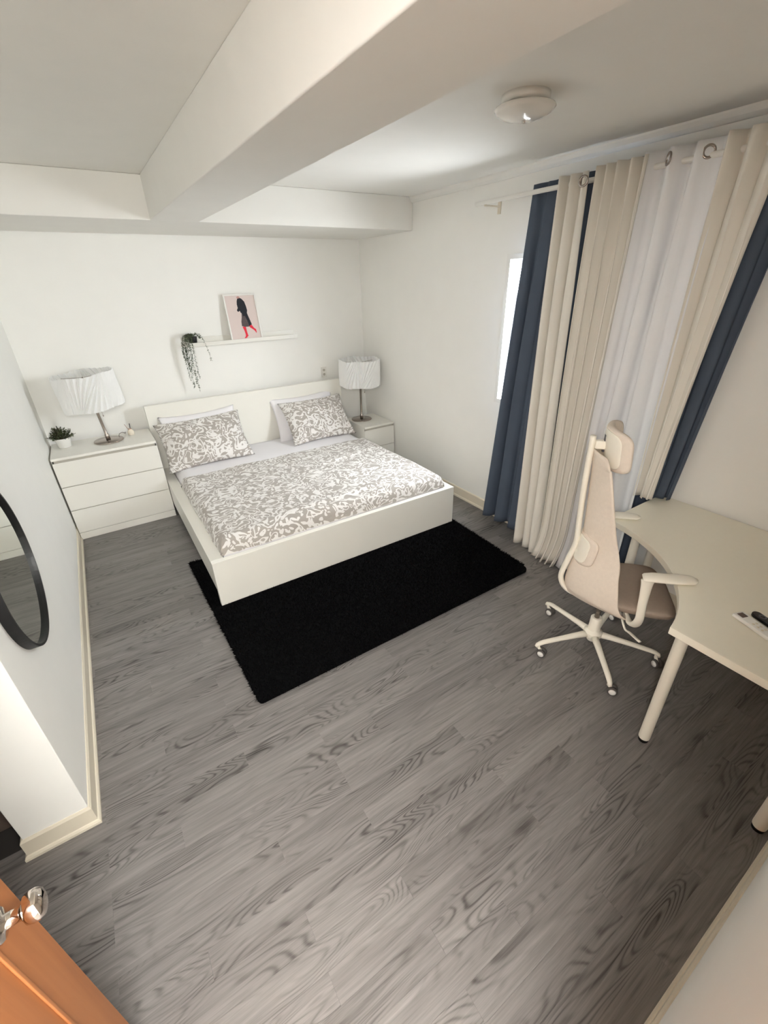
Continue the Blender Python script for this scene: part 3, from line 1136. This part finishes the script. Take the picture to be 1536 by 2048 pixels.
def curtain(name, label, m, xt, xb, yt0, yt1, yb0, yb1, zt, zb, folds, amp_t, amp_b, seed, sharp=1.0, hem=0.0, group=None, ns=None, phase=0.0, flare=None, thick=0.003):
    """a hanging cloth: fold profile runs along y, cloth hangs along z."""
    o = thing(name, label, 'curtain', (xt, (yt0 + yt1) / 2, 0), 0, group)
    cx, cy = xt, (yt0 + yt1) / 2
    nu = ns or int(folds * 26) + 1
    nv = 44
    bm = bmesh.new()

    def fn(a, b):
        v = b          # 0 top .. 1 bottom
        # fold phase drifts slightly with height
        dr_ = noise.noise(Vector((a * 3.0 + seed, v * 1.2, seed * 2))) * 0.55 * min(1, 0.3 + v * 3)
        ph = 2 * math.pi * (folds * a) + dr_ * 2.2 + phase
        s = math.cos(ph)
        s = math.copysign(abs(s) ** sharp, s)
        w2 = noise.noise(Vector((a * folds * 1.7 + seed, v * 0.9, seed + 5)))
        amp = amp_t + (amp_b - amp_t) * (v ** 0.8)
        x = xt + (xb - xt) * v + amp * s * (0.8 + 0.75 * w2) + 0.012 * w2 * v
        y0 = yt0 + (yb0 - yt0) * (v ** 1.15)
        y1 = yt1 + (yb1 - yt1) * (v ** 1.15)
        y = y0 + (y1 - y0) * a + 0.010 * math.sin(2 * ph + seed) * min(1, v * 4)
        z = zt + (zb - zt) * v
        if v < 0.02:
            z -= 0.006 * (0.5 - 0.5 * s)
        if v > 0.985:
            z += 0.012 * noise.noise(Vector((a * folds * 2.5, seed, 1)))
        if flare and v > 0.86:
            f = (v - 0.86) / 0.14
            x += flare[0] * f * f * (0.6 + 0.6 * s * 0.5)
            y += flare[1] * f * f
        x = min(x, W - 0.034 if z < 0.12 else W - 0.014)
        return (x - cx, y - cy, z)
    vv = 1.0
    grid(bm, nu, nv, fn)
    c = obj('cloth', bm, m, o, smooth=True)
    sd = c.modifiers.new('solid', 'SOLIDIFY')
    sd.thickness = thick
    sd.offset = 0
    return o, fn


def grommets(o, fn, folds, seed, count, zoff, at):
    for a in at:
        p = Vector(fn(a, (zoff)))
        q = Vector(fn(min(a + 0.01, 1), zoff))
        tdir = (q - p).normalized()
        nrm = Vector((tdir.y, -tdir.x, 0))
        bm = bmesh.new()
        lathe(bm, [(0.018, -0.0035), (0.029, -0.0035), (0.030, 0.0), (0.029, 0.0035), (0.018, 0.0035), (0.018, -0.0035)], 24)
        g = obj('grommet', bm, 'metal', o, smooth=True)
        g.rotation_euler = nrm.to_track_quat('Z', 'Y').to_euler()
        g.location = p


GA = 'curtains on the right wall'
# navy lining at the back
curtain('curtain', 'navy blue curtain at the left end of the rod, beside the window', 'navy', 3.284, 3.262, -2.455, -3.14, -2.315, -3.10, 2.545, 0.035, 4.9, 0.022, 0.052, 1.3, 0.85, group=GA, phase=2.6)
curtain('curtain', 'navy blue curtain hidden behind the sheer, showing dark under the desk', 'navy', 3.306, 3.290, -2.97, -3.74, -2.95, -3.690, 2.568, 0.03, 5.4, 0.020, 0.030, 4.4, 1.0, group=GA, phase=0.4)
curtain('curtain', 'navy blue curtain at the far right end, its hem resting on the desk', 'navy', 3.290, 3.275, -3.66, -3.935, -3.650, -3.790, 2.570, 0.762, 2.2, 0.024, 0.030, 9.3, 1.0, group=GA, phase=0.8)
# cream front curtains on grommets
o, fn = curtain('curtain', 'narrow cream curtain hanging between the navy and the wide cream curtain', 'offwhite', RX - 0.032, 3.168, -2.757, -2.938, -2.800, -3.005, 2.532, 0.012, 2.25, 0.046, 0.058, 2.2, 0.9, group=GA, phase=2.9)
grommets(o, fn, 2.5, 2.2, 1, 0.018, (0.90,))
o, fn = curtain('curtain', 'wide cream curtain with tight folds next to the sheer', 'offwhite', RX - 0.044, 3.148, -3.005, -3.285, -3.065, -3.270, 2.540, 0.008, 4.2, 0.046, 0.066, 6.1, 0.9, group=GA, phase=3.1, flare=(-0.06, 0.05))
o, fn = curtain('curtain', 'translucent white sheer curtain behind the office chair', 'sheer', RX - 0.014, 3.160, -3.262, -3.655, -3.240, -3.660, 2.552, 0.008, 3.0, 0.046, 0.044, 8.7, 1.0, group=GA, phase=3.4, flare=(-0.05, 0.02), thick=0.0015)
grommets(o, fn, 2.6, 8.7, 2, 0.020, (0.30, 0.72))
o, fn = curtain('curtain', 'cream curtain edge at the right of the sheer, above the desk', 'offwhite', RX - 0.040, 3.170, -3.640, -3.860, -3.645, -3.735, 2.556, 0.775, 2.3, 0.042, 0.034, 12.5, 0.9, group=GA, phase=3.0)

# ------------------------------------------------------------------ corner desk
DZ = 0.755
dk = thing('corner_desk', 'cream corner desk with concave front edge and round legs', 'desk', (2.9, -4.45, 0))
pA, pB = Vector((2.166, -4.372)), Vector((2.790, -3.714))
sag = 0.150
ch = pB - pA
cl_ = ch.length
Rr = cl_ * cl_ / (8 * sag) + sag / 2
nrm = Vector((ch.y, -ch.x)).normalized()      # towards the room corner
cen = (pA + pB) / 2 - nrm * (Rr - sag)
a0 = math.atan2(pA.y - cen.y, pA.x - cen.x)
a1 = math.atan2(pB.y - cen.y, pB.x - cen.x)
arc = []
for k in range(29):
    a = a0 + (a1 - a0) * k / 28
    arc.append((cen.x + Rr * math.cos(a), cen.y + Rr * math.sin(a)))
poly = [(2.166, YN + 0.023), (W - 0.013, YN + 0.023), (W - 0.013, -3.712)] + arc[::-1]
bm = bmesh.new()
prism(bm, [(x - 2.9, y + 4.45) for x, y in poly], DZ - 0.034, DZ)
obj('desk_top', bm, 'desk', dk, bevel=0.0025)
for lx, ly in ((2.268, -4.398), (2.270, -4.868), (2.985, -3.800), (3.290, -3.780), (3.285, -4.850)):
    bm = bmesh.new()
    lathe(bm, [(0, 0.022), (0.024, 0.022), (0.025, 0.03), (0.025, DZ - 0.044), (0.042, DZ - 0.040), (0.042, DZ - 0.034), (0, DZ - 0.034)], 28, (lx - 2.9, ly + 4.45, 0))
    lg = obj('leg', bm, 'chairwhite', dk, smooth=True, bevel=0.001)
    bm = bmesh.new()
    lathe(bm, [(0, 0), (0.020, 0), (0.022, 0.003), (0.022, 0.022), (0, 0.022)], 20, (lx - 2.9, ly + 4.45, 0))
    obj('foot', bm, 'blackplastic', lg, smooth=True)

# remotes on the desk
RA = math.atan2(-0.110, -0.040)
wr = thing('remote_control', 'white remote control with a dark display on the desk', 'remote', (2.432, -4.556, DZ), RA)
bm = B(-0.075, 0.075, -0.026, 0.026, 0.0005, 0.017)
obj('case', bm, 'ceramic', wr, bevel=0.006, segs=3)
obj('display', B(-0.066, -0.040, -0.014, 0.014, 0.0165, 0.0178), 'lcd', wr)
for k in range(3):
    for q in range(2):
        bm = bmesh.new()
        lathe(bm, [(0, 0.0165), (0.005, 0.0165), (0.005, 0.0182), (0, 0.0186)], 14, (0.0 + 0.018 * k, -0.008 + 0.016 * q, 0))
        obj('button', bm, 'trim', wr, smooth=True)
br = thing('remote_control', 'slim black remote control with a ring pad beside the white one', 'remote', (2.492, -4.590, DZ), RA)
bm = bmesh.new()
pts = []
for k in range(24):
    a = 2 * math.pi * k / 24
    sx = 0.056 if math.cos(a) > 0 else -0.056
    pts.append((sx + 0.019 * math.cos(a), 0.019 * math.sin(a)))
prism(bm, pts, 0.0005, 0.015)
obj('case', bm, 'blackplastic', br, bevel=0.003)
bm = bmesh.new()
lathe(bm, [(0.008, 0.0145), (0.014, 0.0145), (0.014, 0.0160), (0.008, 0.0160), (0.008, 0.0145)], 28, (-0.036, 0, 0))
obj('ring_pad', bm, 'greyplastic', br, smooth=True)
for k in range(4):
    bm = bmesh.new()
    lathe(bm, [(0, 0.0148), (0.0045, 0.0148), (0.0045, 0.0160), (0, 0.0163)], 12, (-0.010 + 0.017 * k, 0.0, 0))
    obj('button', bm, 'greyplastic', br, smooth=True)

# ------------------------------------------------------------------ office chair (local x forward, y left)
oc = thing('office_chair', 'cream and beige high-back office chair with headrest at the desk', 'chair', (2.605, -3.875, 0), math.radians(-51))
# five-star base
bm = bmesh.new()
lathe(bm, [(0, 0.055), (0.026, 0.055), (0.028, 0.062), (0.030, 0.085), (0.052, 0.096), (0.052, 0.122), (0.033, 0.136), (0.031, 0.222), (0.028, 0.226), (0, 0.226)], 32)
hub = obj('base_hub', bm, 'chairwhite', oc, smooth=True, bevel=0.001)
RADC = 0.342
# caster bearings measured in the room, turned into chair coordinates
A0 = math.radians(51)
room = [(2.262, -3.775), (2.575, -3.592), (2.325, -4.105), (2.690, -4.160), (2.860, -3.800)]
angs = []
for (x, y) in room:
    dx, dy = x - 2.605, y + 3.875
    angs.append(math.atan2(dy, dx) + A0)
mean0 = 0.0
srt = sorted([a % (2 * math.pi) for a in angs])
off = sum(math.atan2(math.sin(5 * (a)), math.cos(5 * (a))) for a in srt) / 5 / 5
off = math.atan2(sum(math.sin(5 * a) for a in srt), sum(math.cos(5 * a) for a in srt)) / 5
for k in range(5):
    a = off + k * 2 * math.pi / 5
    c, s = math.cos(a), math.sin(a)
    bm = bmesh.new()
    path = [(0.035, 0.104), (0.10, 0.103), (0.21, 0.096), (0.31, 0.088), (RADC - 0.008, 0.083), (RADC + 0.010, 0.074), (RADC + 0.014, 0.062)]
    fl = [(0.022, 0.020), (0.019, 0.016), (0.0165, 0.0125), (0.0155, 0.0115), (0.0145, 0.011), (0.0125, 0.0105), (0.011, 0.0095)]
    tube(bm, [(r * c, r * s, z) for r, z in path], 0, 14, flat=fl)
    obj('base_leg', bm, 'chairwhite', oc, smooth=True)
    # twin-wheel caster, all trailing roughly the same way
    ca = math.radians(-115 + 14 * k) + A0
    fx, fy = math.cos(ca), math.sin(ca)
    px, py = RADC * c + 0.012 * fx, RADC * s + 0.012 * fy
    bm = bmesh.new()
    tube(bm, [(RADC * c, RADC * s, 0.072), (RADC * c, RADC * s, 0.050)], 0.008, 12)
    tube(bm, [(RADC * c, RADC * s, 0.054), (px + 0.012 * fx, py + 0.012 * fy, 0.030)], 0.009, 10)
    cs = obj('caster', bm, 'chairwhite', oc, smooth=True)
    lxn, lyn = -fy, fx
    wz = 0.0265
    for sgn in (-1, 1):
        wc = (px + 0.012 * fx + sgn * 0.013 * lxn, py + 0.012 * fy + sgn * 0.013 * lyn, wz)
        Rw = Matrix.Translation(Vector(wc)) @ Vector((lxn * sgn, lyn * sgn, 0)).to_track_quat('Z', 'Y').to_matrix().to_4x4()
        bm = bmesh.new()
        lathe(bm, [(0.0, -0.008), (0.024, -0.008), (0.0262, -0.005), (0.0262, 0.005), (0.024, 0.008), (0.0, 0.008)], 24)
        o = obj('tyre', bm, 'castergrey', cs, smooth=True)
        o.matrix_local = Rw
        bm = bmesh.new()
        lathe(bm, [(0.0, 0.008), (0.0185, 0.008), (0.017, 0.0115), (0.0, 0.0125)], 24)
        o = obj('hub_cap', bm, 'ceramic', cs, smooth=True)
        o.matrix_local = Rw
# gas lift and tilt mechanism
bm = bmesh.new()
lathe(bm, [(0, 0.22), (0.0145, 0.22), (0.0145, 0.385), (0, 0.385)], 20)
obj('gas_lift', bm, 'metal', oc, smooth=True)
bm = bmesh.new()
box(bm, -0.12, 0.13, -0.075, 0.075, 0.375, 0.425)
obj('tilt_mechanism', bm, 'chairwhite', oc, bevel=0.012, segs=3)
bm = bmesh.new()
tube(bm, spline([(0.07, -0.07, 0.395), (0.08, -0.15, 0.375), (0.095, -0.21, 0.345), (0.115, -0.235, 0.345), (0.15, -0.30, 0.352)], 5), 0, 10, flat=[(0.006, 0.005)] * 14 + [(0.009, 0.004)] * 7)
obj('lever', bm, 'chairwhite', oc, smooth=True)
# seat
bm = bmesh.new()


def seat(side):
    def fn(a, b):
        u, v = a * 2 - 1, b * 2 - 1
        # rounded-square plan
        n = max(abs(u), abs(v))
        ln = (abs(u) ** 4 + abs(v) ** 4) ** 0.25 if n > 0 else 1
        k = n / ln if ln > 0 else 0
        x = 0.118 + 0.205 * u * k
        y = 0.242 * v * k * (1 - 0.16 * (1 - u) * 0.5)
        e = max(0.0, 1 - n ** 5)
        top = 0.472 + 0.010 * e - 0.018 * max(0, u - 0.55) ** 2 * 4 + 0.012 * v * v
        z = top + 0.012 * e ** 0.5 if side > 0 else top - 0.050 * (e ** 0.35) - 0.006
        return (x, y, z)
    return fn


grid(bm, 36, 36, seat(1))
grid(bm, 36, 36, seat(-1))
bmesh.ops.remove_doubles(bm, verts=bm.verts[:], dist=1e-4)
b_ = [e for e in bm.edges if e.is_boundary]
bmesh.ops.bridge_loops(bm, edges=b_)
obj('seat', bm, 'chairseat', oc, smooth=True)
# central spine of the back
sp = spline([(-0.04, 0, 0.385), (-0.136, 0, 0.372), (-0.205, 0, 0.405), (-0.238, 0, 0.480), (-0.218, 0, 0.60), (-0.196, 0, 0.71), (-0.203, 0, 0.85), (-0.212, 0, 1.01), (-0.217, 0, 1.18), (-0.219, 0, 1.315)], 6)
nS = len(sp)
bm = bmesh.new()
tube(bm, sp, 0, 16, flat=[(0.021 - 0.003 * min(1, abs(i - nS * 0.5) / nS), 0.015) for i in range(nS)], up=(0.3, 0, 0.0001))
obj('back_frame', bm, 'chairwhite', oc, smooth=True)


# beige mesh shell: waist, flared bottom, hooked over the spine top
def bw(t):      # half width over height t 0 bottom .. 1 top
    P = [(0.0, 0.190), (0.03, 0.232), (0.10, 0.252), (0.20, 0.246), (0.36, 0.205), (0.52, 0.170), (0.72, 0.155), (0.92, 0.145), (0.98, 0.128), (1.0, 0.098)]
    for (a, va), (b, vb) in zip(P, P[1:]):
        if a <= t <= b:
            f = (t - a) / (b - a)
            f = f * f * (3 - 2 * f)
            return va + (vb - va) * f
    return P[-1][1]


ctr = spline([(-0.190, 0, 0.392), (-0.210, 0, 0.47), (-0.193, 0, 0.60), (-0.166, 0, 0.72), (-0.172, 0, 0.86), (-0.182, 0, 1.02), (-0.192, 0, 1.16), (-0.203, 0, 1.252)], 8)


def shell(a, b):
    t = b
    f = t * (len(ctr) - 1)
    i = min(int(f), len(ctr) - 2)
    c = ctr[i].lerp(ctr[i + 1], f - i)
    u = a * 2 - 1
    hw = bw(t)
    wrap = 0.235 * (1 - t) ** 1.4 + 0.055
    x = c.x + wrap * abs(u) ** 1.6
    zz = c.z + (-0.015 * abs(u) ** 2 if t > 0.9 else 0) + 0.012 * (1 - t) * abs(u) ** 3
    return (x, hw * u, zz)


bm = bmesh.new()
grid(bm, 27, 60, shell)
o = obj('backrest', bm, 'chairmesh', oc, smooth=True)
sd = o.modifiers.new('solid', 'SOLIDIFY')
sd.thickness = 0.012
sd.offset = 0
bv = o.modifiers.new('sub', 'SUBSURF')
bv.levels = bv.render_levels = 1


# curved pads: lumbar and headrest, cloth pad with a white back plate
def pad(name, plate, parent, hw, hh, th, cx, cz, curve, tiltx, rcorner):
    def outline(k, n=40):
        a = 2 * math.pi * k / n
        c_, s_ = math.cos(a), math.sin(a)
        e = 2.0 / rcorner
        return math.copysign(abs(c_) ** e, c_), math.copysign(abs(s_) ** e, s_)

    def surf(y, z, d):
        x = curve * (y / hw) ** 2 + tiltx * z + d
        return (cx + x, y, cz + z)
    for nm, m, sc, d0, d1, ro in ((name, 'chairmesh', 1.0, 0.0, th, 0.5), (plate, 'chairwhite', 0.86, -0.004, 0.002, 0.2)):
        bm = bmesh.new()
        n = 44
        rings = []
        prof = [(0.0, d0), (0.5, d0), (0.90, d0), (0.985, d0 + (d1 - d0) * 0.18), (1.0, d0 + (d1 - d0) * 0.5), (0.985, d0 + (d1 - d0) * 0.82), (0.90, d1), (0.5, d1), (0.0, d1)]
        for r, d in prof:
            if r == 0:
                rings.append([bm.verts.new(surf(0, 0, d))])
            else:
                ring = []
                for k in range(n):
                    oy, oz = outline(k, n)
                    ring.append(bm.verts.new(surf(oy * hw * sc * r, oz * hh * sc * r, d)))
                rings.append(ring)
        for a_, b2 in zip(rings, rings[1:]):
            for k in range(n):
                j = (k + 1) % n
                if len(a_) == 1:
                    bm.faces.new((a_[0], b2[k], b2[j]))
                elif len(b2) == 1:
                    bm.faces.new((a_[k], b2[0], a_[j]))
                else:
                    bm.faces.new((a_[k], b2[k], b2[j], a_[j]))
        o = obj(nm, bm, m, parent, smooth=True)
        if nm == name:
            parent = o
    return parent


pad('lumbar_pad', 'lumbar_plate', oc, 0.125, 0.085, 0.030, -0.188, 0.705, 0.060, 0.14, 5.0)
hd = pad('headrest', 'headrest_plate', oc, 0.160, 0.100, 0.036, -0.158, 1.272, 0.070, -0.10, 5.0)
bm = bmesh.new()
box(bm, -0.205, -0.150, -0.016, 0.016, 1.252, 1.296)
obj('headrest_clamp', bm, 'chairwhite', oc, bevel=0.008, segs=3)
bm = bmesh.new()
box(bm, -0.1685, -0.1600, -0.012, 0.012, 1.240, 1.325)
obj('headrest_slot', bm, 'greyplastic', hd)
# armrests
for s, yb, ax in ((-1, -0.318, 0.0), (1, 0.285, -0.135)):
    bm = bmesh.new()
    post = spline([(0.085, s * 0.17, 0.418), (0.100 + ax * 0.3, s * 0.27, 0.432), (0.108 + ax * 0.6, yb, 0.50), (0.102 + ax * 0.9, yb, 0.60), (0.096 + ax, yb, 0.70), (0.094 + ax, yb, 0.742)], 6)
    nP = len(post)
    fl = []
    for i in range(nP):
        t = i / (nP - 1)
        fl.append((0.030 - 0.010 * math.sin(t * math.pi) if t > 0.2 else 0.028, 0.013))
    tube(bm, post, 0, 14, flat=fl, up=(0, 1, 0.0001))
    obj('arm_post', bm, 'chairwhite', oc, smooth=True)
    bm = bmesh.new()
    ap = [(0.070 + ax, yb, 0.752), (0.078 + ax, yb, 0.754), (0.11 + ax, yb, 0.760), (0.17 + ax, yb, 0.765), (0.22 + ax, yb - s * 0.004, 0.7695), (0.268 + ax, yb - s * 0.008, 0.7705), (0.288 + ax, yb - s * 0.010, 0.771)]
    fl = [(0.024, 0.007), (0.032, 0.012), (0.036, 0.014), (0.038, 0.014), (0.039, 0.013), (0.033, 0.012), (0.014, 0.006)]
    tube(bm, ap, 0, 20, flat=fl)
    obj('armrest', bm, 'chairwhite', oc, smooth=True)
